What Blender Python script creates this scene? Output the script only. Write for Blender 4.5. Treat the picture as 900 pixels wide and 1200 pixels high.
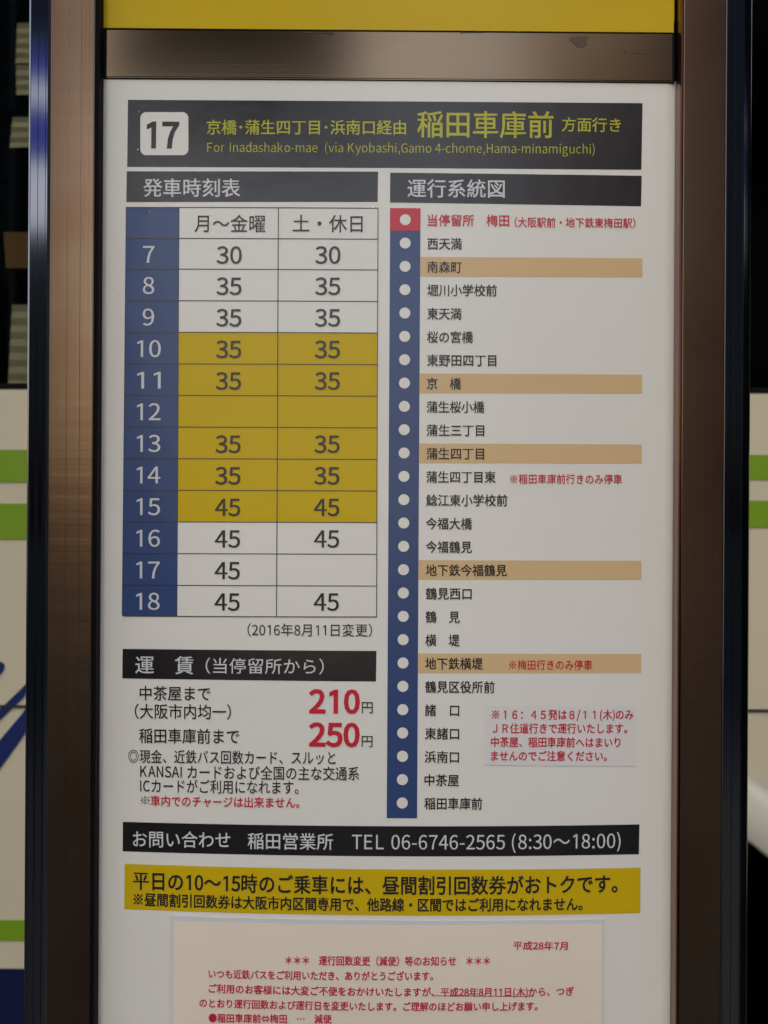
import bpy, bmesh, math, random, os
from mathutils import Matrix, Vector
random.seed(7)
R = math.radians
for o in list(bpy.data.objects): bpy.data.objects.remove(o, do_unlink=True)
SC = bpy.context.scene
COL = SC.collection

# ------------------------------------------------------------------ camera, sky, sun, exposure
D = 0.90            # camera to sheet
S = 0.0006          # metres per photograph pixel on the sheet plane
ZC = 1.40           # eye height
ROLL = R(0.32)
cam = bpy.data.cameras.new('camera'); camo = bpy.data.objects.new('camera', cam); COL.objects.link(camo)
cam.sensor_fit = 'VERTICAL'; cam.sensor_height = 24.0; cam.lens = 24.0 * D / (1200 * S)
cam.clip_start = 0.02; cam.clip_end = 500
cam.dof.use_dof = True; cam.dof.focus_distance = D; cam.dof.aperture_fstop = 9.0
camo.matrix_world = Matrix.Translation((0, -D, ZC)) @ Matrix.Rotation(R(90), 4, 'X') @ Matrix.Rotation(ROLL, 4, 'Z')
SC.camera = camo

w = bpy.data.worlds.new('World'); SC.world = w; w.use_nodes = True
nt = w.node_tree
bg = nt.nodes['Background']
sky = nt.nodes.new('ShaderNodeTexSky'); sky.sky_type = 'NISHITA'; sky.sun_disc = False
SUN_EL, SUN_AZ = R(48), R(210)      # azimuth clockwise from +Y: behind the camera, to its left
sky.sun_elevation = SUN_EL; sky.sun_rotation = SUN_AZ; sky.air_density = 1.0; sky.dust_density = 4.0; sky.ozone_density = 1.0
nt.links.new(sky.outputs[0], bg.inputs[0]); bg.inputs[1].default_value = 0.14
sun = bpy.data.lights.new('sun', 'SUN'); sun.energy = 1.2; sun.angle = R(50); sun.color = (1.0, 0.97, 0.93)
suno = bpy.data.objects.new('sun', sun); COL.objects.link(suno)
sd = Vector((math.sin(SUN_AZ) * math.cos(SUN_EL), math.cos(SUN_AZ) * math.cos(SUN_EL), math.sin(SUN_EL)))
suno.rotation_euler = sd.to_track_quat('Z', 'Y').to_euler(); suno.location = sd * 20
SC.view_settings.view_transform = 'Standard'; SC.view_settings.look = 'None'
SC.view_settings.exposure = 1.08; SC.view_settings.gamma = 1.0; SC.view_settings.use_curve_mapping = False

# ------------------------------------------------------------------ materials
def srgb(r, g, b):
    f = lambda c: (c / 255) / 12.92 if c / 255 <= .04045 else (((c / 255) + .055) / 1.055) ** 2.4
    return (f(r), f(g), f(b), 1)
def mat(name, col, rough=.4, metal=0.0, spec=.42, noise=None, bump=None, rvar=0.0, aniso=0.0, coat=0.0):
    """noise = (scale vector, amount, colour2); bump = [(scale vector, strength, distance), ...]"""
    m = bpy.data.materials.new(name); m.use_nodes = True
    t = m.node_tree; b = t.nodes['Principled BSDF']
    b.inputs['Base Color'].default_value = col if len(col) == 4 else (*col, 1)
    b.inputs['Roughness'].default_value = rough; b.inputs['Metallic'].default_value = metal
    b.inputs['Specular IOR Level'].default_value = spec; b.inputs['Coat Weight'].default_value = coat
    b.inputs['Coat Roughness'].default_value = .06
    tc = t.nodes.new('ShaderNodeTexCoord')
    def tex(scale, detail=4):
        mp = t.nodes.new('ShaderNodeMapping'); mp.inputs['Scale'].default_value = scale
        n = t.nodes.new('ShaderNodeTexNoise'); n.inputs['Scale'].default_value = 1; n.inputs['Detail'].default_value = detail
        t.links.new(tc.outputs['Object'], mp.inputs[0]); t.links.new(mp.outputs[0], n.inputs['Vector'])
        return n.outputs['Fac']
    if noise:
        for (sc, lo, hi, c2) in ([noise] if isinstance(noise[1], float) else noise):
            rp = t.nodes.new('ShaderNodeMapRange'); rp.inputs[1].default_value = lo; rp.inputs[2].default_value = hi
            t.links.new(tex(sc), rp.inputs[0])
            mx = t.nodes.new('ShaderNodeMix'); mx.data_type = 'RGBA'
            prev = b.inputs['Base Color'].links[0].from_socket if b.inputs['Base Color'].links else None
            if prev: t.links.new(prev, mx.inputs[6])
            else: mx.inputs[6].default_value = b.inputs['Base Color'].default_value
            mx.inputs[7].default_value = (*c2[:3], 1)
            t.links.new(rp.outputs[0], mx.inputs[0]); t.links.new(mx.outputs[2], b.inputs['Base Color'])
    if bump:
        prev = None
        for (sc, st, di) in bump:
            bn = t.nodes.new('ShaderNodeBump'); bn.inputs['Strength'].default_value = st; bn.inputs['Distance'].default_value = di
            t.links.new(tex(sc, 3), bn.inputs['Height'])
            if prev: t.links.new(prev, bn.inputs['Normal'])
            prev = bn.outputs[0]
        t.links.new(prev, b.inputs['Normal'])
    if rvar:
        rp = t.nodes.new('ShaderNodeMapRange'); rp.inputs[3].default_value = max(0, rough - rvar); rp.inputs[4].default_value = rough + rvar
        t.links.new(tex((9, 9, 5)), rp.inputs[0]); t.links.new(rp.outputs[0], b.inputs['Roughness'])
    return m

PB = [((26, 26, 26), .25, .0012), ((900, 900, 900), .05, .0002)]
def pr(name, col, rough=.2, **k): return mat(name, col, rough, bump=PB, rvar=.05, **k)
M = dict(
    white=pr('printed white', (.755, .744, .672), noise=((7, 7, 5), .35, .8, (.735, .718, .65))),
    ink=pr('black ink', (.011, .010, .010), spec=.52),
    blue=pr('blue ink', (.030, .062, .175)),
    yellow=pr('yellow ink', (.60, .42, .006), spec=.2),
    tan=pr('tan ink', (.66, .465, .24), spec=.3),
    red=pr('red ink', (.56, .016, .035)),
    redmark=pr('red marker ink', (.55, .02, .035)),
    dark=pr('dark text ink', (.022, .020, .018)),
    lime=pr('yellow green ink', (.44, .43, .015)),
    wtext=pr('white print on dark', (.62, .62, .62)),
    line=pr('rule ink', (.05, .045, .04)),
    sticker=mat('translucent grey sticker', (.705, .685, .655), .4, bump=PB),
    sred=mat('sticker red ink', (.52, .014, .04), .4),
    paper=mat('laminated cream paper', (.82, .735, .59), .32, bump=[((9, 9, 9), .25, .002), ((600, 600, 600), .08, .0002)],
              noise=((12, 12, 12), .4, .8, (.79, .70, .56))),
    pouch=mat('clear pouch edge', (.67, .67, .65), .16, bump=[((14, 14, 14), .3, .002)]),
    pred=mat('notice red ink', (.56, .014, .05), .35),
    gasket=mat('black gasket and gap shade', (.006, .005, .005), .7, spec=.1),
    sill=mat('dark seam', (.02, .015, .018), .5),
    topyellow=pr('yellow enamel', (.60, .42, .018), spec=.12, noise=((12, 12, 8), .45, .85, (.56, .39, .02))),
    brown=mat('bronze anodised aluminium', (.175, .114, .072), .17, metal=1,
              noise=[((500, 500, 1.2), .3, .9, (.20, .135, .088)), ((14, 14, 9), .5, .9, (.145, .078, .044))],
              bump=[((1.0, 1.0, 75), .12, .0013), ((1300, 1300, 1), .04, .0002)], rvar=.04),
    browndark=mat('bronze anodised aluminium with worn lip', (.17, .065, .032), .22, metal=1,
              noise=((300, 300, 6), .5, .8, (.30, .15, .08))),
    bar=mat('brushed bronze crossbar', (.150, .112, .072), .13, metal=1,
              noise=[((2, 900, 900), .4, .8, (.165, .124, .082)), ((5, 5, 9), .5, .75, (.125, .085, .052))],  # coarse noise darkens patches in place of dim reflections
              bump=[((1, 1300, 1300), .05, .0002)]),
    black=mat('black anodised channel', (.20, .20, .21), .08, metal=1,
              bump=[((1100, 1100, 1), .10, .0002)]),
    stain=mat('dried stain', (.05, .035, .025), .7),
    chip=mat('chipped paint', (.85, .85, .83), .6),
    steel=mat('screw steel', (.35, .33, .31), .35, metal=1),
    bus=mat('cream bus paint', (.52, .468, .33), .28, bump=[((3, 3, 3), .08, .01)], noise=((2, 2, 3), .4, .8, (.49, .44, .305))),
    green=mat('green vinyl', (.15, .27, .008), .35),
    navy=mat('navy vinyl', (.004, .008, .045), .4, spec=.2),
    swash=mat('blue vinyl', (.008, .018, .10), .3),
    flare=mat('pale wheel arch trim', (.47, .45, .37), .5),
    rubber=mat('tyre rubber', (.04, .04, .042), .75, bump=[((60, 60, 60), .3, .002)]),
    under=mat('underbody black', (.004, .004, .004), .9, spec=.1),
    inner=mat('dark interior lining', (.012, .012, .013), .9, spec=.1),
    slat=mat('beige blind fabric', (.50, .44, .30), .9, spec=.2, noise=((4, 200, 60), .4, .8, (.48, .42, .285))),
    orange=mat('orange brown panel', (.20, .10, .035), .7, spec=.2),
    seat=mat('dark grey seat cloth', (.03, .033, .045), .95, spec=.1),
    asphalt=mat('asphalt', (.05, .05, .05), .9, noise=((40, 40, 40), .4, .7, (.065, .063, .06)), bump=[((120, 120, 120), .5, .004)]),
    paving=mat('paving slab', (.06, .057, .053), .85, noise=((20, 20, 20), .4, .7, (.05, .047, .044)), bump=[((90, 90, 90), .4, .003)]),
    kerb=mat('kerb concrete', (.25, .24, .22), .85, bump=[((60, 60, 60), .4, .003)]),
    wall=mat('dark cladding', (.055, .053, .052), .6, noise=((1, 1, 6), .4, .7, (.07, .066, .06))),
    wallb=mat('grey brown cladding', (.44, .32, .26), .6, noise=((1, 1, 5), .4, .7, (.38, .28, .225))),
    wglass=mat('dark window glass', (.01, .011, .013), .05),
    signblue=mat('signboard blue', (.02, .035, .34), .4),
    signwhite=mat('signboard white', (.75, .75, .78), .4),
)
g = bpy.data.materials.new('tinted bus glass'); g.use_nodes = True; t = g.node_tree
for n in list(t.nodes):
    if n.type != 'OUTPUT_MATERIAL': t.nodes.remove(n)
tr = t.nodes.new('ShaderNodeBsdfTransparent'); tr.inputs[0].default_value = (.72, .74, .70, 1)
gl = t.nodes.new('ShaderNodeBsdfGlossy'); gl.inputs['Roughness'].default_value = .03; gl.inputs['Color'].default_value = (.5, .5, .5, 1)
mx = t.nodes.new('ShaderNodeMixShader'); mx.inputs[0].default_value = .012
t.links.new(tr.outputs[0], mx.inputs[1]); t.links.new(gl.outputs[0], mx.inputs[2])
t.links.new(mx.outputs[0], [n for n in t.nodes if n.type == 'OUTPUT_MATERIAL'][0].inputs[0])
M['glass'] = g

# ------------------------------------------------------------------ helpers
def link(name, bm_or_me, m=None, parent=None, smooth=False):
    if isinstance(bm_or_me, bmesh.types.BMesh):
        me = bpy.data.meshes.new(name); bm_or_me.to_mesh(me); bm_or_me.free()
    else: me = bm_or_me
    if m is not None:
        me.materials.clear(); me.materials.append(M[m])
    if smooth:
        for p in me.polygons: p.use_smooth = True
    o = bpy.data.objects.new(name, me); COL.objects.link(o)
    if parent: o.parent = parent
    return o
def tag(o, label=None, cat=None, group=None, kind=None):
    if label: o['label'] = label
    if cat: o['category'] = cat
    if group: o['group'] = group
    if kind: o['kind'] = kind
    return o
def thing(name, label, cat, loc=(0, 0, 0), group=None):
    o = bpy.data.objects.new(name, None); o.empty_display_size = .05; COL.objects.link(o)
    ROOT_LOC[o.name] = Vector(loc)
    o.location = loc
    return tag(o, label, cat, group)
ROOT_LOC = {}
def settle(o):
    """children are built in world coordinates: shift them into the space of an empty that stands at the thing's base"""
    for c in o.children: c.matrix_parent_inverse = Matrix.Translation(-o.location)
def box(bm, x0, x1, y0, y1, z0, z1, bev=0):
    vs = [bm.verts.new((x, y, z)) for x in (x0, x1) for y in (y0, y1) for z in (z0, z1)]
    fs = [(0, 1, 3, 2), (4, 6, 7, 5), (0, 4, 5, 1), (2, 3, 7, 6), (0, 2, 6, 4), (1, 5, 7, 3)]
    nf = [bm.faces.new([vs[i] for i in f]) for f in fs]
    if bev:
        es = list({e for f in nf for e in f.edges})
        bmesh.ops.bevel(bm, geom=es, offset=bev, segments=2, affect='EDGES', profile=.5)
def boxo(name, dims, m, parent=None, bev=0):
    bm = bmesh.new(); box(bm, *dims, bev=bev); return link(name, bm, m, parent)
def extrude_z(name, pts, z0, z1, m, parent=None):
    """profile pts (x, y) pulled from z0 to z1"""
    bm = bmesh.new()
    a = [bm.verts.new((x, y, z0)) for x, y in pts]; b = [bm.verts.new((x, y, z1)) for x, y in pts]
    n = len(pts)
    for i in range(n): bm.faces.new((a[i], a[(i + 1) % n], b[(i + 1) % n], b[i]))
    bm.faces.new(list(reversed(a))); bm.faces.new(b)
    bmesh.ops.recalc_face_normals(bm, faces=bm.faces)
    return link(name, bm, m, parent)

CA, SA = math.cos(ROLL), math.sin(ROLL)
def unroll(u, v):
    dx, dy = u - 450, v - 600
    return dx * CA + dy * SA, -dx * SA + dy * CA
def at(u, v, depth=0.0):
    """photograph pixel -> X, Z on the plane `depth` metres nearer the camera than the sheet"""
    x, y = unroll(u, v); k = S * (D - depth) / D
    return x * k, ZC - y * k
SHW, SHT, SHB = 341.5, -507.0, 905.0        # half width, top and bottom of the sheet, in sheet units
def bow(s, t):
    """the sheet bellies out towards the viewer, most in its lower half; metres"""
    e = max(0.0, 1 - (s / SHW) ** 2)
    ks = [(-580, .0), (-160, 3.6), (460, 11.8), (1000, 1)]
    g_ = ks[-1][1]
    for (a, ga), (b, gb) in zip(ks, ks[1:]):
        if t <= b:
            f = min(1, max(0, (t - a) / (b - a))); f = f * f * (3 - 2 * f); g_ = ga + (gb - ga) * f; break
    d = e * g_ * .001
    q = max(0.0, (s_edge - (SHW - abs(s))) / s_edge) if (s_edge := 14.0) else 0
    return d - .0022 * q * q
def sheet(u, v):
    """photograph pixel -> flat coordinates on the bowed sheet"""
    x, y = unroll(u, v); k = (D - bow(x, y)) / D
    k = (D - bow(x * k, y * k)) / D
    return x * k, y * k
LAY = .00011
def onsheet(s, t, h):
    return Vector((s * S, -(bow(s, t) + h), ZC - t * S))
def quad_mesh(cs, h, cell=26, thick=0.0, bumpf=None):
    """cs: TL, TR, BR, BL in photograph pixels"""
    c = [Vector(sheet(*p)) for p in cs]
    nx = max(1, int(max((c[1] - c[0]).length, (c[2] - c[3]).length) / cell)); ny = max(1, int(max((c[3] - c[0]).length, (c[2] - c[1]).length) / cell))
    bm = bmesh.new(); rows = []
    for j in range(ny + 1):
        r = []
        for i in range(nx + 1):
            a, b = i / nx, j / ny
            p = (c[0] * (1 - a) + c[1] * a) * (1 - b) + (c[3] * (1 - a) + c[2] * a) * b
            r.append(bm.verts.new(onsheet(p.x, p.y, h + (bumpf(p.x, p.y) if bumpf else 0))))
        rows.append(r)
    for j in range(ny):
        for i in range(nx):
            f = bm.faces.new((rows[j][i], rows[j + 1][i], rows[j + 1][i + 1], rows[j][i + 1])); f.smooth = True
    if thick:
        edge = rows[0] + [r[-1] for r in rows[1:]] + list(reversed(rows[-1][:-1])) + [r[0] for r in reversed(rows[1:-1])]
        low = [bm.verts.new(v.co + Vector((0, thick, 0))) for v in edge]
        edge = [bm.verts.new(v.co) for v in edge]
        n = len(edge)
        for i in range(n): bm.faces.new((edge[i], edge[(i + 1) % n], low[(i + 1) % n], low[i]))
    return bm
def quad(name, cs, layer, m, parent, **k): return link(name, quad_mesh(cs, layer * LAY, **k), m, parent)
def rquad(name, r, layer, m, parent, **k):
    x0, y0, x1, y1 = r; sl = SA * (x1 - x0); 
    return quad(name, [(x0, y0), (x1, y0 + sl), (x1 - SA * (y1 - y0), y1 + sl), (x0 - SA * (y1 - y0), y1)], layer, m, parent, **k)

# text: glyph outlines turned into mesh, laid on the bowed sheet
try:
    FONT = bpy.data.fonts.load(os.path.join(bpy.utils.system_resource('DATAFILES'), 'fonts', 'Noto Sans CJK Regular.woff2'))
except Exception:
    FONT = None
def fatten(verts, faces, off):
    """move the outline of a filled flat mesh outwards by off"""
    cnt = {}
    for f in faces:
        for i in range(len(f)):
            a, b = f[i], f[(i + 1) % len(f)]; k = (min(a, b), max(a, b)); cnt.setdefault(k, []).append((a, b))
    nrm = {}
    for k, l in cnt.items():
        if len(l) != 1: continue
        a, b = l[0]; dx, dy = verts[b][0] - verts[a][0], verts[b][1] - verts[a][1]; L = math.hypot(dx, dy)
        if L < 1e-9: continue
        n = (dy / L, -dx / L)
        nrm.setdefault(a, []).append(n); nrm.setdefault(b, []).append(n)
    out = list(verts)
    for i, ns in nrm.items():
        x = sum(n[0] for n in ns); y = sum(n[1] for n in ns); L = math.hypot(x, y)
        if L < 1e-6: continue
        x /= L; y /= L; c = max(.55, x * ns[0][0] + y * ns[0][1])
        out[i] = (verts[i][0] + x * off / c, verts[i][1] + y * off / c)
    return out
GLYPH = {}
_tc = {}
def outline(ch):
    """one character as a filled flat mesh in em units: points, faces, advance"""
    if ch in GLYPH: return GLYPH[ch]
    key = 'latin' if ord(ch) < 128 or ch in '※◎⇔…●〜＊' else 'kanji'
    if key not in _tc:
        c = bpy.data.curves.new('type', 'FONT'); o = bpy.data.objects.new('type', c); TYPE.objects.link(o)
        if key == 'latin' and FONT: c.font = FONT
        c.resolution_u = 3; _tc[key] = (c, o)
        c.body = '1' if key == 'latin' else '国'
        TYPE.view_layers[0].update(); me = bpy.data.meshes.new_from_object(o.evaluated_get(TYPE.view_layers[0].depsgraph))
        ys = [v.co.y for v in me.vertices]; em = max(ys) / .733 if key == 'latin' else (max(ys) - min(ys)) / .874
        _tc[key] = (c, o, em); bpy.data.meshes.remove(me)
    c, o, em = _tc[key]
    c.body = ch; TYPE.view_layers[0].update()
    me = bpy.data.meshes.new_from_object(o.evaluated_get(TYPE.view_layers[0].depsgraph))
    V = [(v.co.x / em, v.co.y / em) for v in me.vertices]; F = []
    for p in me.polygons:
        f = tuple(p.vertices)
        ar = sum(V[f[j]][0] * V[f[(j + 1) % len(f)]][1] - V[f[(j + 1) % len(f)]][0] * V[f[j]][1] for j in range(len(f)))
        F.append(f if ar > 0 else tuple(reversed(f)))
    bpy.data.meshes.remove(me)
    if ch in '1１':
        k = .22 if ch == '１' else 0
        V = [(x + k, y) for x, y in ((.275, 0), (.362, 0), (.362, .733), (.292, .733), (.135, .648), (.135, .568), (.275, .632))]; F = [tuple(range(7))]
    if ch == ' ': adv = .26
    elif ch == '　': adv = 1.0
    elif key == 'latin' and ord(ch) < 128: adv = max(v[0] for v in V) + max(0.01, min(v[0] for v in V))
    elif ch == '･': adv = .5
    else: adv = 1.0
    if ch == '1': adv = .555
    GLYPH[ch] = (V, F, adv); return GLYPH[ch]
class _T: pass
_sc = bpy.data.scenes.new('typesetting'); TYPE = _T(); TYPE.objects = _sc.collection.objects; TYPE.view_layers = _sc.view_layers
KERN = {'、': .72, '。': .9}
def text(s, x0, x1, yl, yr, em, m, parent, layer=3, bold=0.0, name='lettering', cy=.38, tight=False):
    """ink from (x0, yl) to (x1, yr) in the photograph; em = type height in pixels; y = middle of the line; bold = stroke growth in em"""
    V, F, x = [], [], 0.0
    for ch in s:
        v, f, adv = outline(ch)
        if v:
            if bold: v = fatten(v, f, bold)
            n0 = len(V); V += [(a + x, b) for a, b in v]; F += [tuple(k + n0 for k in p) for p in f]
        x += (KERN.get(ch, adv) if tight else adv)
    xs = [v[0] for v in V]; a0, a1 = min(xs), max(xs)
    p, q = Vector(sheet(x0, yl)), Vector(sheet(x1, yr))
    d = q - p; L = d.length; d /= L; n = Vector((-d.y, d.x))      # n: down the sheet
    co = []
    for a, b in V:
        w_ = p + d * ((a - a0) / (a1 - a0) * L) - n * ((b - cy) * em)
        co.append(onsheet(w_.x, w_.y, layer * LAY))
    mm = bpy.data.meshes.new(name); mm.from_pydata(co, [], F)
    return link(name, mm, m, parent)

# ------------------------------------------------------------------ the setting: road, pavement, kerb
boxo('road', (-60, 60, -60, 60, -.5, 0), 'asphalt')['kind'] = 'structure'
boxo('pavement', (-12, 12, -2.2, .55, .002, .13), 'paving')['kind'] = 'structure'
boxo('kerb', (-12, 12, .553, .70, .002, .135), 'kerb', bev=.01)['kind'] = 'structure'
ROAD, PAV = 0.0, .13

# ------------------------------------------------------------------ sign frame
FR = .016        # frame stands this far in front of the sheet
fx = lambda u: (u - 450) * S * (D - FR) / D
frame = thing('bus_stop_frame', 'bronze metal bus stop frame with black side channels around the white timetable', 'sign frame', (0, 0, PAV))
ZT = 2.42
def fluted(x0, x1, yf, yb, grooves, gw=.0006, gd=.0007, ch=.0008):
    p = [(x0, yb), (x0, yf + ch), (x0 + ch, yf)]
    for gx in grooves: p += [(gx - gw, yf), (gx, yf + gd), (gx + gw, yf)]
    p += [(x1 - ch, yf), (x1, yf + ch), (x1, yb)]
    return p
lx0, lx1 = fx(56.5), fx(108)
extrude_z('post', fluted(lx0, lx1, -FR, .045, [fx(77), fx(92)], .0003, .00005), PAV, ZT, 'brown', frame)
extrude_z('inner_gasket', [(lx1 + .0003, .03), (lx1 + .0003, -FR + .0018), (lx1 + .0026, -FR + .003), (lx1 + .0026, .03)], PAV + .35, ZT - .02, 'gasket', frame)
rx0, rx1 = fx(798), fx(848)
extrude_z('post', fluted(rx0, rx1, -FR, .045, []), PAV, ZT, 'brown', frame)
extrude_z('inner_lip', [(rx0 - .0003, .03), (rx0 - .0003, -FR + .0003), (rx0 - .0011, -FR + .0010), (rx0 - .0016, -FR + .003), (rx0 - .0018, .03)], PAV + .35, ZT - .02, 'browndark', frame)
# outer channels: fluted black extrusions turned outwards
def channel(xa, xb, ya, yb_, back):
    n = 6; p = [(xa, back)]
    for i in range(n + 1):
        f = i / n; x = xa + (xb - xa) * f; y = ya + (yb_ - ya) * f
        p.append((x, y + (.0004 if i in (0, n) else 0)))
        if i < n and i % 2 == 0:
            x2 = xa + (xb - xa) * (f + .5 / n); y2 = ya + (yb_ - ya) * (f + .5 / n)
            p += [(x2 - .0002, y2), (x2, y2 + .0003), (x2 + .0002, y2)]
    p.append((xb, back)); return p
CT = math.tan(R(12))
wl = lx0 - fx(27.5)
extrude_z('side_channel', channel(fx(27.5), lx0 - .0004, -FR + .004 + wl * CT, -FR + .004, .045), PAV, ZT - .01, 'black', frame)
wr = fx(880) - rx1
extrude_z('side_channel', channel(rx1 + .0004, fx(880), -FR + .004, -FR + .004 + wr * CT, .045), PAV, ZT - .01, 'black', frame)
extrude_z('edge_bead', [(fx(880) - .0010, .02), (fx(880) - .0010, -FR + .004), (fx(880) - .0006, -FR + .0034), (fx(880) + .0001, -FR + .0042), (fx(880) + .0001, .02)], PAV, ZT - .01, 'black', frame)
# crossbar between the yellow panel and the timetable
def slab(name, cs, depth, back, m, parent, bev=.0008):
    """photo-corner quad face at `depth`, pulled back to Y = back"""
    bm = bmesh.new()
    f = [bm.verts.new((x, -depth, z)) for x, z in (at(*c, depth) for c in cs)]
    b = [bm.verts.new((v.co.x, back, v.co.z)) for v in f]
    fs = [bm.faces.new((f[0], f[3], f[2], f[1])), bm.faces.new((b[0], b[1], b[2], b[3]))]
    for i in range(4): fs.append(bm.faces.new((f[i], f[(i + 1) % 4], b[(i + 1) % 4], b[i])))
    bmesh.ops.recalc_face_normals(bm, faces=bm.faces)
    if bev: bmesh.ops.bevel(bm, geom=[e for e in bm.edges if all(v in f for v in e.verts)], offset=bev, segments=2, affect='EDGES')
    return link(name, bm, m, parent)
bar = slab('crossbar', [(122.5, 34.5), (788, 39.5), (788, 95.5), (122.5, 90.5)], .0014, .03, 'bar', frame)
slab('gap_shade_strip', [(113, 25), (790.6, 25), (790.6, 97.6), (113, 92.5)], .0004, .028, 'gasket', frame, bev=0)  # black strip stands in for the shaded gap round the crossbar
def blot(name, pts, depth, m, parent):
    bm = bmesh.new(); f = [bm.verts.new((x, -depth, z)) for x, z in (at(*c, depth) for c in pts)]
    b = [bm.verts.new(v.co + Vector((0, .0002, 0))) for v in f]
    bm.faces.new(list(reversed(f))); bm.faces.new(b)
    for i in range(len(f)): bm.faces.new((f[i], f[(i + 1) % len(f)], b[(i + 1) % len(f)], b[i]))
    bmesh.ops.recalc_face_normals(bm, faces=bm.faces)
    return link(name, bm, m, parent)
BD = .0017
blot('scratch', [(354, 36.8), (384, 37.2), (388, 35.6), (392, 40.6), (388, 41), (383, 39.4), (356, 39)], BD, 'stain', bar)
blot('scratch', [(540, 37.6), (566, 38), (566, 38.8), (542, 38.6), (540.5, 40)], BD, 'stain', bar)
M['faint'] = mat('faint stain', (.085, .062, .043), .35, metal=.7, spec=.3)
blot('stain', [(668, 44), (676, 42.5), (690, 43), (687, 49), (688, 53), (682, 56.5), (675, 54), (671, 49), (667, 47)], BD, 'faint', bar)
blot('stain', [(741, 61), (749, 60), (763, 62), (760, 63.4), (748, 62.5), (742, 62.6)], BD, 'faint', bar)
blot('stain', [(731, 60), (733.5, 60), (733.5, 62), (731.5, 62.4)], BD, 'faint', bar)
# yellow panel above
slab('upper_panel', [(119.5, -420), (790, -416), (790.5, 39), (119.5, 33.5)], .0009, .027, 'topyellow', frame, bev=.0006)
# behind and below: back board, lower rail, cap, foot plates
xa, xb = lx1 + .001, rx0 - .001
boxo('back_board', (xa, xb, .030, .040, .46, ZT - .01), 'black', frame)
boxo('lower_rail', (xa + .004, xb - .004, -.009, .029, .78, .835), 'bar', frame, bev=.001)
boxo('cap', (fx(24), fx(884), -.024, .052, ZT + .0005, ZT + .03), 'brown', frame, bev=.003)
for (a, b) in ((fx(20), fx(115)), (fx(792), fx(888))):
    p = boxo('foot_plate', (a - .02, b + .02, -.06, .09, PAV + .001, PAV + .011), 'black', frame, bev=.002)
settle(frame)

# ------------------------------------------------------------------ timetable board
board = thing('timetable_board', 'white printed bus timetable with blue hour column, yellow cells and route list', 'timetable', (0, 0, ZC - SHB * S))
def panel_bm():
    bm = bmesh.new(); xs = []; x = -SHW
    while x < SHW - .01:
        xs.append(x); e = SHW - abs(x + .001); x += 3 if e < 15 else (min(22, SHW - 14.5 - x) if x < SHW - 15 and SHW - 14.5 - x > 3 else 3)
    xs.append(SHW)
    ys = [SHT + (SHB - SHT) * i / 60 for i in range(61)]
    rows = [[bm.verts.new(onsheet(x, y, 0)) for x in xs] for y in ys]
    for j in range(60):
        for i in range(len(xs) - 1):
            bm.faces.new((rows[j][i], rows[j + 1][i], rows[j + 1][i + 1], rows[j][i + 1])).smooth = True
    fr_ = rows; rows = [[bm.verts.new(v.co) for v in r] if k in (0, 60) else [bm.verts.new(r[0].co)] + r[1:-1] + [bm.verts.new(r[-1].co)] for k, r in enumerate(fr_)]
    back = [bm.verts.new((x * S, .004, ZC - y * S)) for x, y in ((-SHW, SHT), (SHW, SHT), (SHW, SHB), (-SHW, SHB))]
    bm.faces.new(back)
    bm.faces.new([back[0], back[1]] + list(reversed(rows[0])))
    bm.faces.new([back[3], back[2]] + list(reversed(rows[-1])))
    bm.faces.new([back[0], back[3]] + [r[0] for r in reversed(rows)])
    bm.faces.new([back[1], back[2]] + [r[-1] for r in reversed(rows)])
    return bm
link('panel', panel_bm(), 'white', board)
# header
hd = quad('header_band', [(150, 117), (753, 121), (751.5, 199), (149, 195.5)], 1, 'ink', board)
def rounded(name, x0, y0, x1, y1, r, layer, m, parent, n=5):
    pts = []
    for cx, cy, a0 in ((x1 - r, y0 + r, -90), (x1 - r, y1 - r, 0), (x0 + r, y1 - r, 90), (x0 + r, y0 + r, 180)):
        for i in range(n + 1):
            a = R(a0 + 90 * i / n); pts.append((cx + r * math.cos(a), cy + r * math.sin(a)))
    bm = bmesh.new(); cx, cy = (x0 + x1) / 2, (y0 + y1) / 2; rings = []
    for f in (1, .75, .5, .25):
        rings.append([bm.verts.new(onsheet(*sheet(cx + (p[0] - cx) * f, cy + (p[1] - cy) * f), layer * LAY)) for p in reversed(pts)])
    c = bm.verts.new(onsheet(*sheet(cx, cy), layer * LAY)); k = len(pts)
    for a, b in zip(rings, rings[1:]):
        for i in range(k): bm.faces.new((a[i], a[(i + 1) % k], b[(i + 1) % k], b[i])).smooth = True
    for i in range(k): bm.faces.new((rings[-1][i], rings[-1][(i + 1) % k], c)).smooth = True
    return link(name, bm, m, parent)
pl = rounded('number_plate', 164.5, 131.5, 220.8, 182, 7, 2, 'white', hd)
text('17', 172, 210, 158.2, 158.6, 40, 'dark', hd, 3, .030, cy=.367)
text('京橋･蒲生四丁目･浜南口経由', 242, 475.8, 149.2, 149.4, 18.5, 'lime', hd, bold=.012)
text('稲田車庫前', 488.8, 648.5, 145.5, 146.5, 33.5, 'lime', hd, bold=.012)
text('方面行き', 658, 727.5, 146, 146.8, 18, 'lime', hd, bold=.010)
text('For Inadashako-mae  (via Kyobashi,Gamo 4-chome,Hama-minamiguchi)', 243, 696.7, 172.6, 174.6, 14.8, 'lime', hd, bold=-.004)
b1 = quad('section_band', [(148.5, 200.8), (443, 201.2), (442.6, 236.6), (148, 236.8)], 1, 'ink', board)
text('発車時刻表', 168, 281.8, 220, 220.3, 23, 'wtext', b1, bold=.010)
b2 = quad('section_band', [(457.3, 202.3), (752, 206), (751.2, 241.8), (457, 237.2)], 1, 'ink', board)
text('運行系統図', 477.5, 591.5, 220.8, 221.3, 23, 'wtext', b2, bold=.010)
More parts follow.
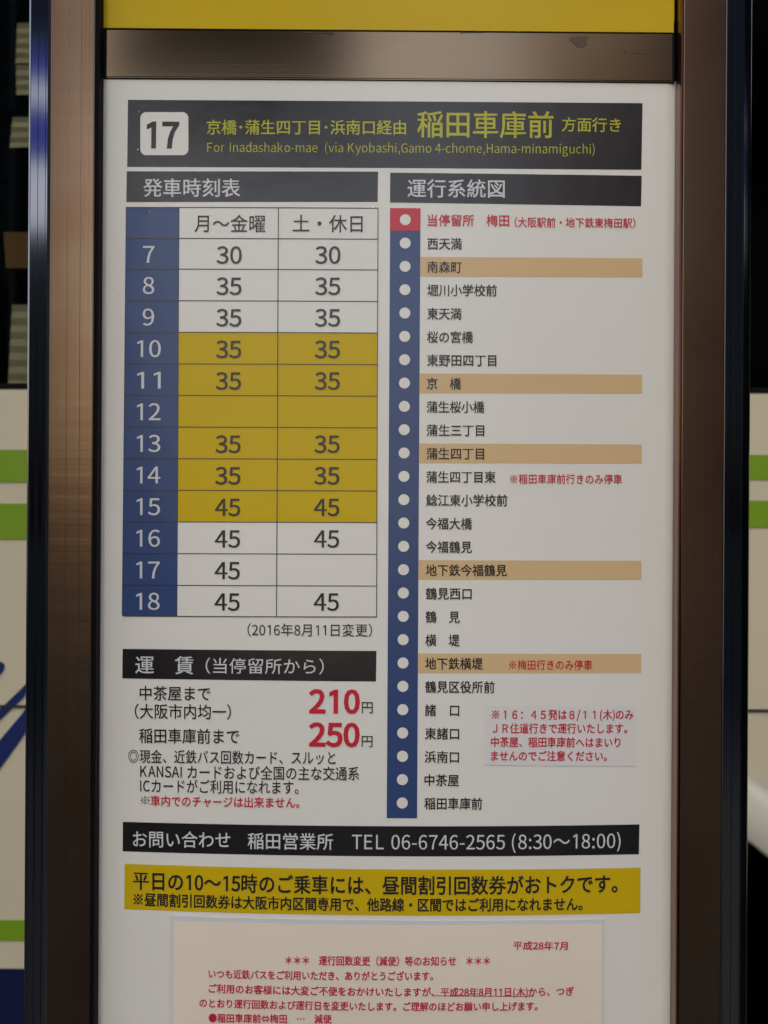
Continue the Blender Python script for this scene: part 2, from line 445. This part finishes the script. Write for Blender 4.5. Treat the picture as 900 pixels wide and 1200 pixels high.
# timetable
rows = [243, 279.3, 315.3, 352.3, 389.2, 426.3, 463.2, 500.3, 537.3, 574.3, 611.3, 648.4, 685.6, 721.8]
def colx(v, a, b): return a + (b - a) * (v - 243) / (722 - 243)
cA = lambda v: colx(v, 148, 143.2); cB = lambda v: colx(v, 210, 207.4); cC = lambda v: colx(v, 326.3, 324); cD = lambda v: colx(v, 443, 441.2)
bm = bmesh.new()
gl_ = []
def dyr(u): return (u - 148) / 295 * 1.1
def strip(bm, a, b, wpx, layer):
    p, q = Vector(sheet(*a)), Vector(sheet(*b)); d = (q - p); L = d.length; d /= L; n = Vector((-d.y, d.x)) * wpx / 2
    k = max(1, int(L / 26)); prev = None
    for i in range(k + 1):
        c = p + d * L * i / k
        cur = (bm.verts.new(onsheet(*(c + n), layer * LAY)), bm.verts.new(onsheet(*(c - n), layer * LAY)))
        if prev: bm.faces.new((prev[0], cur[0], cur[1], prev[1]))
        prev = cur
for r_ in rows: strip(bm, (cA(r_), r_), (cD(r_), r_ + dyr(443)), 1.0, 3)
for c_, w_ in ((cA, .8), (cB, .8), (cC, 1.2), (cD, 1.0)):
    strip(bm, (c_(rows[0]), rows[0] + dyr(c_(300))), (c_(rows[-1]), rows[-1] + dyr(c_(300))), w_, 3)
bmesh.ops.recalc_face_normals(bm, faces=bm.faces)
grid = link('table_rules', bm, 'line', board)
hours = [None] + list(range(7, 19))
c1 = ['月〜金曜', '30', '35', '35', '35', '35', '', '35', '35', '45', '45', '45', '45']
c2 = ['土・休日', '30', '35', '35', '35', '35', '', '35', '35', '45', '45', '', '45']
for i in range(13):
    y0, y1 = rows[i], rows[i + 1]; yc = (y0 + y1) / 2
    def cell(name, L_, R_, m):
        quad(name, [(L_(y0), y0 + dyr(L_(y0))), (R_(y0), y0 + dyr(R_(y0))), (R_(y1), y1 + dyr(R_(y1))), (L_(y1), y1 + dyr(L_(y1)))], 1.5, m, grid)
    cell('hour_cell', cA, cB, 'blue')
    ym = 'yellow' if 4 <= i <= 9 else 'white'
    cell('time_cell', cB, cC, ym); cell('time_cell', cC, cD, ym)
    if hours[i]:
        hx = 174.6 - (yc - 299) * .0045
        w_ = 7 if hours[i] < 10 else 14.5
        text(str(hours[i]), hx - w_ + (1.4 if hours[i] >= 10 else 0), hx + w_ - (0 if hours[i] >= 10 else .4), yc + .9, yc + .9, 26.5, 'wtext', grid, 4, .004, 'hour_numeral', cy=.367)
    for s_, xc in ((c1[i], 268.6 - (yc - 299) * .006), (c2[i], 384.2 - (yc - 299) * .0045)):
        if not s_: continue
        if i == 0:
            a, b = (228, 311) if s_[0] == '月' else (343, 425)
            text(s_, a, b, 261.8, 262.3, 22, 'dark', grid, 4, .006, 'day_heading')
        else:
            text(s_, xc - 14.9, xc + 14.9, yc + 1.6, yc + 1.7, 26.8, 'dark', grid, 4, .010, 'minute_numeral', cy=.367)
text('（2016年8月11日変更）', 290, 436, 738, 738.5, 16, 'dark', board, bold=.004)
# fares
fb = quad('section_band', [(143.7, 760.3), (441.2, 762.8), (440.6, 798.6), (143.4, 795)], 1, 'ink', board)
text('運　賃', 158.6, 227, 779, 779.6, 22.5, 'wtext', fb, bold=.008)
text('（当停留所から）', 241, 379.5, 780, 781, 19.5, 'wtext', fb, bold=.002)
text('中茶屋まで', 163.7, 246.8, 812.2, 812.8, 18, 'dark', board, bold=.010)
text('（大阪市内均一）', 158, 270.8, 833.3, 834.2, 18.5, 'dark', board, bold=.008)
text('稲田車庫前まで', 163, 280.5, 862, 863, 18.5, 'dark', board, bold=.010)
text('210', 361.8, 421.8, 821.8, 822.2, 35, 'red', board, bold=.030, cy=.367, name='fare')
text('円', 424, 436.8, 828.6, 828.8, 15, 'dark', board, bold=.006)
text('250', 361.6, 421.6, 860.6, 861.2, 35, 'red', board, bold=.030, cy=.367, name='fare')
text('円', 423.8, 436.6, 868.3, 868.6, 15, 'dark', board, bold=.006)
text('◎現金、近鉄バス回数カード、スルッと', 150.3, 393.3, 886, 888, 16.8, 'dark', board, bold=.008)
text('KANSAI カードおよび全国の主な交通系', 164.3, 421, 903.5, 906.5, 17, 'dark', board, bold=.008)
text('ICカードがご利用になれます。', 164.3, 350, 920.6, 922.6, 17, 'dark', board, bold=.008)
text('※', 165, 175.2, 937.6, 937.8, 12.5, 'dark', board, bold=.0)
text('車内でのチャージは出来ません。', 176.6, 351, 938.3, 940.5, 13.3, 'red', board, bold=.016)
cb = quad('contact_band', [(144, 963), (749.4, 966), (748.6, 1001), (143.8, 997.6)], 1, 'ink', board)
text('お問い合わせ', 155.7, 270, 983, 984.2, 20.5, 'wtext', cb, bold=.008)
text('稲田営業所', 290.2, 390.4, 985.2, 986.3, 20.5, 'wtext', cb, bold=.008)
text('TEL 06-6746-2565 (8:30〜18:00)', 412.4, 727.2, 986.6, 985.2, 22.5, 'wtext', cb, bold=.002, cy=.36)
yb = quad('discount_band', [(146.2, 1012.3), (750.6, 1016.8), (750.2, 1070), (145.6, 1065.4)], 1, 'yellow', board)
text('平日の10〜15時のご乗車には、昼間割引回数券がおトクです。', 155.8, 723.6, 1031.6, 1035.2, 22.8, 'dark', yb, bold=.020)
text('※昼間割引回数券は大阪市内区間専用で、他路線・区間ではご利用になれません。', 156.4, 682.7, 1053.4, 1059, 16.3, 'dark', yb, bold=.022)
# route diagram
stops = ['当停留所　梅田', '西天満', '南森町', '堀川小学校前', '東天満', '桜の宮橋', '東野田四丁目', '京　橋', '蒲生桜小橋', '蒲生三丁目', '蒲生四丁目',
         '蒲生四丁目東', '鯰江東小学校前', '今福大橋', '今福鶴見', '地下鉄今福鶴見', '鶴見西口', '鶴　見', '横　堤', '地下鉄横堤', '鶴見区役所前',
         '諸　口', '東諸口', '浜南口', '中茶屋', '稲田車庫前']
rs = quad('route_strip', [(457.2, 244), (492.8, 244.3), (488.8, 959), (453.2, 958.7)], 1, 'blue', board)
quad('origin_marker', [(457.1, 243.8), (492.9, 244.1), (492.6, 270.6), (456.9, 270.4)], 2, 'redmark', rs)
dotme = None
for i, s_ in enumerate(stops):
    y = 257.6 + i * 27.33; f = (y - 257) / 684
    cx = 475 - 3.6 * f
    bm = bmesh.new(); sx, sy = sheet(cx, y)
    bm.faces.new([bm.verts.new(onsheet(sx + 6.4 * math.cos(-2 * math.pi * k / 28), sy + 6.4 * math.sin(-2 * math.pi * k / 28), 3 * LAY)) for k in range(28)])
    link('stop_dot', bm, 'white', rs)
    x0 = 501 - 3.8 * f; w_ = len(s_) * 13.72 - .7
    par = board
    if i in (2, 7, 10, 15, 19):
        xl = 492.8 - 4 * f; h0, h1 = y - 11.2, y + 11.8
        xr = 752.9 - 2 * f
        par = quad('highlight_bar', [(xl + .1, h0), (xr, h0 + 1.8 - 1.6 * f), (xr, h1 + 1.0 - 1.6 * f), (xl, h1)], 1, 'tan', board)
    red = i == 0
    text(s_, x0, x0 + (95.7 if red else w_), y + .6, y + .9, 14.6, 'red' if red else 'dark', par, 3, .015, 'stop_name')
    if i == 19: text('※梅田行きのみ停車', 596.6, 694, 779.0, 779.2, 12.4, 'red', par, 3, .010, 'stop_remark')
text('（大阪駅前・地下鉄東梅田駅）', 603, 744.5, 260.3, 261.6, 12.4, 'red', board, 3, .012, 'stop_remark')
text('※稲田車庫前行きのみ停車', 597.7, 729, 561.2, 561.6, 12.2, 'red', board, 3, .010, 'stop_remark')
# small chips in the edge of the sheet
bm = bmesh.new()
for (u, v, r_) in ((139, 312, .9), (139.6, 339, 1.3), (141, 338, .8), (161.6, 175.4, 1.0), (163, 131, .5), (142, 724, 1.2), (143.6, 722, .8), (141, 727, .7), (437, 243, 1.4), (176, 248, .7)):
    bm.faces.new([bm.verts.new(onsheet(*sheet(u + r_ * random.uniform(.6, 1.2) * math.cos(-a), v + r_ * random.uniform(.6, 1.3) * math.sin(-a)), 4 * LAY)) for a in [k * math.pi / 4 for k in range(8)]])
ch_ = link('edge_chips', bm, 'chip', board); ch_['kind'] = 'stuff'

# ------------------------------------------------------------------ correction sticker
sx0, sz0 = at(657, 862)
st = thing('correction_sticker', 'small translucent grey sticker with four red lines beside the last stops', 'sticker', (sx0, -.006, sz0))
quad('film', [(568.6, 826.3), (746, 827.2), (745, 897.8), (567.8, 896.6)], 2, 'sticker', st, thick=.0001)
for s_, x0, x1, yl, yr in (('※１６：４５発は８/１１(木)のみ', 576.4, 742.4, 837.3, 837.4), ('ＪＲ住道行きで運行いたします。', 577.2, 735, 853.4, 853.6),
                           ('中茶屋、稲田車庫前へはまいり', 575.2, 727, 869.4, 870), ('ませんのでご注意ください。', 575.4, 711.2, 885.6, 886)):
    text(s_, x0, x1, yl, yr, 12.6, 'sred', st, 3, .022)

# ------------------------------------------------------------------ laminated notice
nx0, nz0 = at(455, 1430)
no = thing('laminated_notice', 'cream laminated notice with red Japanese text taped low on the timetable', 'notice', (nx0, -.01, nz0))
def crease(s, t):
    d = 0
    for a in (-195, -158, -118, -75, -40, 55, 108):
        q = (s - a) + (t - 488) * 1.25
        if 482 < t < 520: d += .00022 * math.exp(-(q / 2.2) ** 2) * max(0, 1 - abs(t - 497) / 16)
    return d
quad('pouch', [(198.7, 1072.6), (708.4, 1076.8), (706, 1438), (197, 1435)], 4, 'pouch', no, thick=.0003)
quad('paper', [(204.3, 1079.3), (705.2, 1082.3), (703.2, 1432), (203, 1429)], 6, 'paper', no, cell=3.2, thick=.0001, bumpf=crease)
NL = [('平成28年7月', 601, 665.2, 1107.5, 1108, 10.6), ('＊＊＊　運行回数変更（減便）等のお知らせ　＊＊＊', 334.5, 574, 1124.6, 1125.4, 11.6),
      ('いつも近鉄バスをご利用いただき、ありがとうございます。', 244.6, 507.5, 1140.6, 1143.2, 11.2),
      ('ご利用のお客様には大変ご不便をおかけいたしますが、平成28年8月11日(木)から、つぎ', 244.6, 672.5, 1157.6, 1161, 11.2),
      ('のとおり運行回数および運行日を変更いたします。ご理解のほどお願い申し上げます。', 233.8, 630, 1174.6, 1178.4, 11.2),
      ('●稲田車庫前⇔梅田　…　減便', 244.6, 389, 1192.3, 1193.6, 11.2)]
for s_, x0, x1, yl, yr, e_ in NL: text(s_, x0, x1, yl, yr, e_, 'pred', no, 8, .024)
bm = bmesh.new(); strip(bm, (509, 1166.2), (625, 1167), .7, 8); bmesh.ops.recalc_face_normals(bm, faces=bm.faces); link('underline', bm, 'pred', no)

bpy.data.scenes.remove(_sc)
for _r in list(bpy.data.objects):
    if _r.type == 'FONT': bpy.data.objects.remove(_r, do_unlink=True)
for _r in (board, st, no): settle(_r)

# ------------------------------------------------------------------ parked bus
BY = 1.20; K = S * (D + BY) / D
def bp(u, v): x, y = unroll(u, v); return x * K, ZC - y * K
bus = thing('parked_bus', 'cream city bus with green stripes and navy skirt parked behind the timetable', 'bus', (0, BY, ROAD))
X0, X1 = -4.2, 3.6; ZS = .30
WIN = bp(450, 459)[1]
WX = .294; WZ = .44; RO = .53
def side_panel():
    pts = [(X0, ZS)]
    def arch(cx):
        a0 = math.asin((ZS - WZ) / RO)
        n = 24
        return [(cx - RO * math.cos(a0 + (math.pi - 2 * a0) * i / n), WZ + RO * math.sin(a0 + (math.pi - 2 * a0) * i / n)) for i in range(n + 1)]
    pts += arch(-3.2) + arch(WX)
    pts += [(X1, ZS), (X1, WIN), (X0, WIN)]
    bm = bmesh.new()
    f = [bm.verts.new((x, BY, z)) for x, z in pts]; b = [bm.verts.new((x, BY + .04, z)) for x, z in pts]
    bm.faces.new(f); bm.faces.new(list(reversed(b)))
    for i in range(len(pts)): bm.faces.new((f[i], f[(i + 1) % len(pts)], b[(i + 1) % len(pts)], b[i]))
    bmesh.ops.triangulate(bm, faces=[q for q in bm.faces if len(q.verts) > 4])
    bmesh.ops.recalc_face_normals(bm, faces=bm.faces)
    return bm
sp = link('side_panel', side_panel(), 'bus', bus)
def decal(name, pts, m, parent, off=.0012):
    bm = bmesh.new()
    f = [bm.verts.new((x, BY - off, z)) for x, z in pts]; b = [bm.verts.new((x, BY + .001, z)) for x, z in pts]
    bm.faces.new(f); bm.faces.new(list(reversed(b)))
    for i in range(len(f)): bm.faces.new((f[i], f[(i + 1) % len(f)], b[(i + 1) % len(f)], b[i]))
    bmesh.ops.recalc_face_normals(bm, faces=bm.faces)
    return link(name, bm, m, parent)
def ext(vl, vr, x):      # height of a line through (16, vl) and (890, vr) at bus X = x
    (xa_, za), (xb_, zb) = bp(16, vl), bp(890, vr); return za + (zb - za) * max(-.15, min(1.15, (x - xa_) / (xb_ - xa_)))
for (a, b, c, d_) in ((527, 565, 533, 562), (590, 632, 586.5, 618)):
    xs = [X0 + .01, bp(16, 500)[0], bp(890, 500)[0], X1 - .01]
    decal('green_stripe', [(x, ext(a, c, x)) for x in xs] + [(x, ext(b, d_, x)) for x in reversed(xs)], 'green', sp)
def zb_(v): return bp(16, v)[1]
decal('green_stripe', [(X0 + .01, zb_(1078)), (WX - .70, zb_(1078)), (WX - .66, zb_(1102)), (X0 + .01, zb_(1102))], 'green', sp)
decal('navy_skirt', [(-2.55, zb_(1135)), (WX - .62, zb_(1135)), (WX - .62, ZS + .002), (-2.55, ZS + .002)], 'navy', sp)
decal('panel_seam', [(X0 + .01, bp(450, 828.6)[1]), (X1 - .01, bp(450, 828.6)[1]), (X1 - .01, bp(450, 831.6)[1]), (X0 + .01, bp(450, 831.6)[1])], 'sill', sp, .0020)
def swash(pts): decal('blue_swash', [bp(*p) for p in pts], 'swash', sp, .0014)
swash([(-150, 1010), (-60, 930), (0, 867), (27, 835), (52, 800), (60, 792), (52, 820), (28, 862), (0, 901), (-60, 975), (-140, 1040)])
swash([(-130, 960), (-60, 890), (0, 831), (27, 805), (48, 782), (28, 817), (0, 844), (-60, 903), (-125, 968)])
swash([(-60, 770), (-20, 774), (0, 775), (4.5, 777), (6, 781), (4, 786), (0, 791), (-20, 812), (-60, 850), (-70, 846), (-30, 800)])
# wheel arch trim, wheel well, wheels
def arc_strip(name, cx, r0, r1, y0, y1, m, parent, a0=-12, a1=192, n=40):
    bm = bmesh.new(); rings = []
    for i in range(n + 1):
        a = R(a0 + (a1 - a0) * i / n); c, s_ = math.cos(a), math.sin(a)
        rings.append([bm.verts.new((cx + r * c, y, WZ + r * s_)) for r, y in ((r0, y1), (r0, y0 + .004), (r0 + .006, y0), (r1 - .03, y0 + .002), (r1, y1))])
    for p, q in zip(rings, rings[1:]):
        for i in range(5): bm.faces.new((p[i], p[(i + 1) % 5], q[(i + 1) % 5], q[i]))
    bm.faces.new(rings[0]); bm.faces.new(list(reversed(rings[-1])))
    bmesh.ops.recalc_face_normals(bm, faces=bm.faces)
    return link(name, bm, m, parent, smooth=True)
def lathe_y(name, cx, prof, m, parent, n=48):
    """profile (radius, y) turned about the Y axis through (cx, WZ)"""
    bm = bmesh.new(); rings = []
    for r, y in prof:
        rings.append([bm.verts.new((cx + r * math.cos(2 * math.pi * k / n), y, WZ + r * math.sin(2 * math.pi * k / n))) for k in range(n)] if r > 1e-6 else [bm.verts.new((cx, y, WZ))])
    for p, q in zip(rings, rings[1:]):
        for k in range(n):
            k2 = (k + 1) % n
            if len(p) == 1: bm.faces.new((p[0], q[k], q[k2]))
            elif len(q) == 1: bm.faces.new((p[k], q[0], p[k2]))
            else: bm.faces.new((p[k], q[k], q[k2], p[k2]))
    bmesh.ops.recalc_face_normals(bm, faces=bm.faces)
    return link(name, bm, m, parent, smooth=True)
for cx in (-3.2, WX):
    arc_strip('arch_trim', cx, RO - .008, RO + .085, BY - .022, BY + .001, 'flare', bus)
    # liner: half drum open towards the road
    bm = bmesh.new(); n = 24; ra = []
    for i in range(n + 1):
        a = R(-15 + 210 * i / n); ra.append([bm.verts.new((cx + (RO + .01) * math.cos(a), y, WZ + (RO + .01) * math.sin(a))) for y in (BY + .041, BY + .55)])
    for p, q in zip(ra, ra[1:]): bm.faces.new((p[0], p[1], q[1], q[0]))
    bm.faces.new([p[1] for p in ra])
    link('wheel_well', bm, 'under', bus)
    ty = lathe_y('wheel', cx, [(.26, BY + .10), (.30, BY + .085), (.40, BY + .075), (.43, BY + .09), (.44, BY + .12), (.44, BY + .30), (.42, BY + .33), (.26, BY + .33)], 'rubber', bus)
    lathe_y('rim', cx, [(0, BY + .09), (.07, BY + .09), (.09, BY + .13), (.18, BY + .16), (.24, BY + .11), (.262, BY + .098), (.262, BY + .3)], 'steel', ty)
# shell behind the side panel
W2 = BY + 2.35
boxo('floor', (X0, X1, BY + .56, W2 - .05, .32, .50), 'under', bus)
boxo('far_side', (X0, X1, W2 - .05, W2, .32, 2.55), 'inner', bus)
boxo('front_end', (X0, X0 + .05, BY + .041, W2 - .052, .52, 2.55), 'bus', bus)
boxo('rear_end', (X1 - .05, X1, BY + .041, W2 - .052, .52, 2.55), 'bus', bus)
boxo('deck', (X0 + .052, X1 - .052, BY + .041, W2 - .052, .985, 1.02), 'inner', bus)
rf = boxo('roof', (X0 - .01, X1 + .01, BY - .01, W2 + .01, 2.555, 2.95), 'bus', bus, bev=.08)
boxo('ceiling_lining', (X0 + .06, X1 - .06, BY + .06, W2 - .06, 2.53, 2.552), 'inner', bus)
piers = [X0, -2.75, -1.35, .05, 1.45, 2.8, X1 - .05]
for x in piers: boxo('pillar', (x, x + .05, BY + .001, BY + .04, WIN + .002, 2.55), 'under', bus)
for a, b in zip(piers, piers[1:]):
    wn = boxo('window', (a + .052, b - .002, BY + .012, BY + .016, WIN + .012, 2.548), 'glass', bus)
    bm = bmesh.new()
    box(bm, a + .052, b - .002, BY + .006, BY + .03, WIN + .0015, WIN + .011)
    link('gasket', bm, 'under', wn)
# inside, behind the left window: slatted beige panels and an orange brown panel
def inside(pts, y, m, name, pitch=0.0):
    kk = S * (D + y) / D
    P = [(unroll(*p)[0] * kk, ZC - unroll(*p)[1] * kk) for p in pts]
    bm = bmesh.new()
    if not pitch:
        f = [bm.verts.new((x, y, z)) for x, z in P]; b = [bm.verts.new((x, y + .012, z)) for x, z in P]
        bm.faces.new(f); bm.faces.new(list(reversed(b)))
        for i in range(len(P)): bm.faces.new((f[i], f[(i + 1) % len(P)], b[(i + 1) % len(P)], b[i]))
    else:                        # TL, TR, BR, BL with pleats
        (tl, tr_, br, bl) = P; n = max(2, int((tl[1] - bl[1]) / pitch)) * 2; prev = None
        for i in range(n + 1):
            f_ = i / n; yy = y + (.0022 if i % 2 else 0)
            cur = (bm.verts.new((tl[0] + (bl[0] - tl[0]) * f_, yy, tl[1] + (bl[1] - tl[1]) * f_)), bm.verts.new((tr_[0] + (br[0] - tr_[0]) * f_, yy, tr_[1] + (br[1] - tr_[1]) * f_)))
            if prev: bm.faces.new((prev[0], cur[0], cur[1], prev[1]))
            prev = cur
    bmesh.ops.recalc_face_normals(bm, faces=bm.faces)
    return link(name, bm, m, bus)
YI = BY + .10
inside([(20, 27), (75, 25), (75, 74), (18, 74)], YI, 'slat', 'slat_panel', .016)
inside([(18.5, 76), (75, 76), (75, 111), (19, 111)], YI, 'slat', 'slat_panel', .016)
inside([(14.5, 137), (75, 137), (75, 171), (11, 173)], YI, 'slat', 'slat_panel', .016)
inside([(14, 357), (80, 357), (80, 470), (8, 470)], YI, 'slat', 'slat_panel', .022)
inside([(4, 272), (75, 272), (75, 315), (7, 314)], YI, 'orange', 'orange_panel')
for x in (-3.6, -2.7, -1.9, .9, 1.7, 2.6):
    s_ = boxo('seat', (x, x + .45, BY + .35, BY + .80, 1.0205, 1.45), 'seat', bus, bev=.03)
    boxo('seat_back', (x + .40, x + .50, BY + .36, BY + .79, 1.452, 2.05), 'seat', s_, bev=.03)
settle(bus)

# ------------------------------------------------------------------ unseen things added across the pavement for their reflections in the metal
def added_block(label, x0, x1, y0, y1, h, m, z0=PAV):
    r_ = thing('building', label, 'building', ((x0 + x1) / 2, (y0 + y1) / 2, 0))
    wl_ = boxo('wall', (x0, x1, y0, y1, .003, h), m, r_)
    yf = y1; nx = int((x1 - x0) / 2.0)
    for j in range(int((h - 1) / 3.2)):
        for i in range(nx):
            wx = x0 + .5 + i * (x1 - x0 - .6) / nx
            boxo('window', (wx, wx + 1.3, yf + .002, yf + .03, 1.2 + j * 3.2, 2.8 + j * 3.2), 'wglass', r_)
    settle(r_); return r_
added_block('unseen dark clad building added on the left for its reflection', -22, -4.2, -16, -7, 16, 'wall')
added_block('unseen grey brown building added on the right for its reflection', 2.1, 5.0, -18, -9, 15, 'wallb')
added_block('unseen dark clad building added beyond the grey brown one for its reflection', 5.1, 24, -18, -9, 17, 'wall')


# unseen self-lit blue and white signboard added for its reflection in the left channel
M['lit_white'] = mat('lit white panel', (.8, .8, .82), .4); M['lit_blue'] = mat('lit blue panel', (.02, .04, .4), .4)
for k_, c_, e_ in (('lit_white', (.85, .86, .9, 1), .8), ('lit_blue', (.025, .04, .42, 1), .55)):
    b_ = M[k_].node_tree.nodes['Principled BSDF']; b_.inputs['Emission Color'].default_value = c_; b_.inputs['Emission Strength'].default_value = e_
ang = R(39); dv = Vector((-math.sin(ang), -math.cos(ang), 0)); cpos = Vector((-.245, 0, 0)) + dv * 3.35; sidev = Vector((dv.y, -dv.x, 0))
sg = thing('glowboard', 'unseen self-lit blue and white signboard on two posts across the pavement', 'glowboard', (cpos.x, cpos.y, PAV))
def obox(name, w0, w1, t0, t1, z0, z1, m):
    bm = bmesh.new(); box(bm, w0, w1, t0, t1, z0, z1)
    for v in bm.verts: v.co = Vector((cpos.x, cpos.y, 0)) + sidev * v.co.x - dv * v.co.y + Vector((0, 0, v.co.z))
    bmesh.ops.recalc_face_normals(bm, faces=bm.faces)
    return link(name, bm, m, sg)
cb_ = obox('cabinet', -.54, .54, -.12, 0, 2.26, 2.92, 'black')
obox('blue_panel', -.52, .52, .001, .012, 2.781, 2.877, 'lit_blue')
obox('white_panel', -.52, .52, .001, .012, 2.70, 2.779, 'lit_white')
obox('blue_panel', -.52, .52, .001, .012, 2.521, 2.698, 'lit_blue')
obox('white_panel', -.52, .52, .001, .012, 2.30, 2.519, 'lit_white')
for x in (-.35, .35): obox('post', x - .03, x + .03, -.09, -.03, PAV + .001, 2.259, 'black')
settle(sg)

# unseen overhead board added to put a dark reflection in the crossbar
tsg = thing('dimming_board', 'unseen dark added board on an arm behind the viewer', 'added board', (-2.2, -4.0, PAV))
boxo('pole', (-2.26, -2.14, -4.06, -3.94, .003, 4.6), 'black', tsg)
boxo('arm', (-2.139, -.10, -4.03, -3.97, 3.62, 3.68), 'black', tsg)
boxo('board', (-1.05, -.12, -3.96, -3.90, 2.92, 4.5), 'inner', tsg, bev=.01)
settle(tsg)
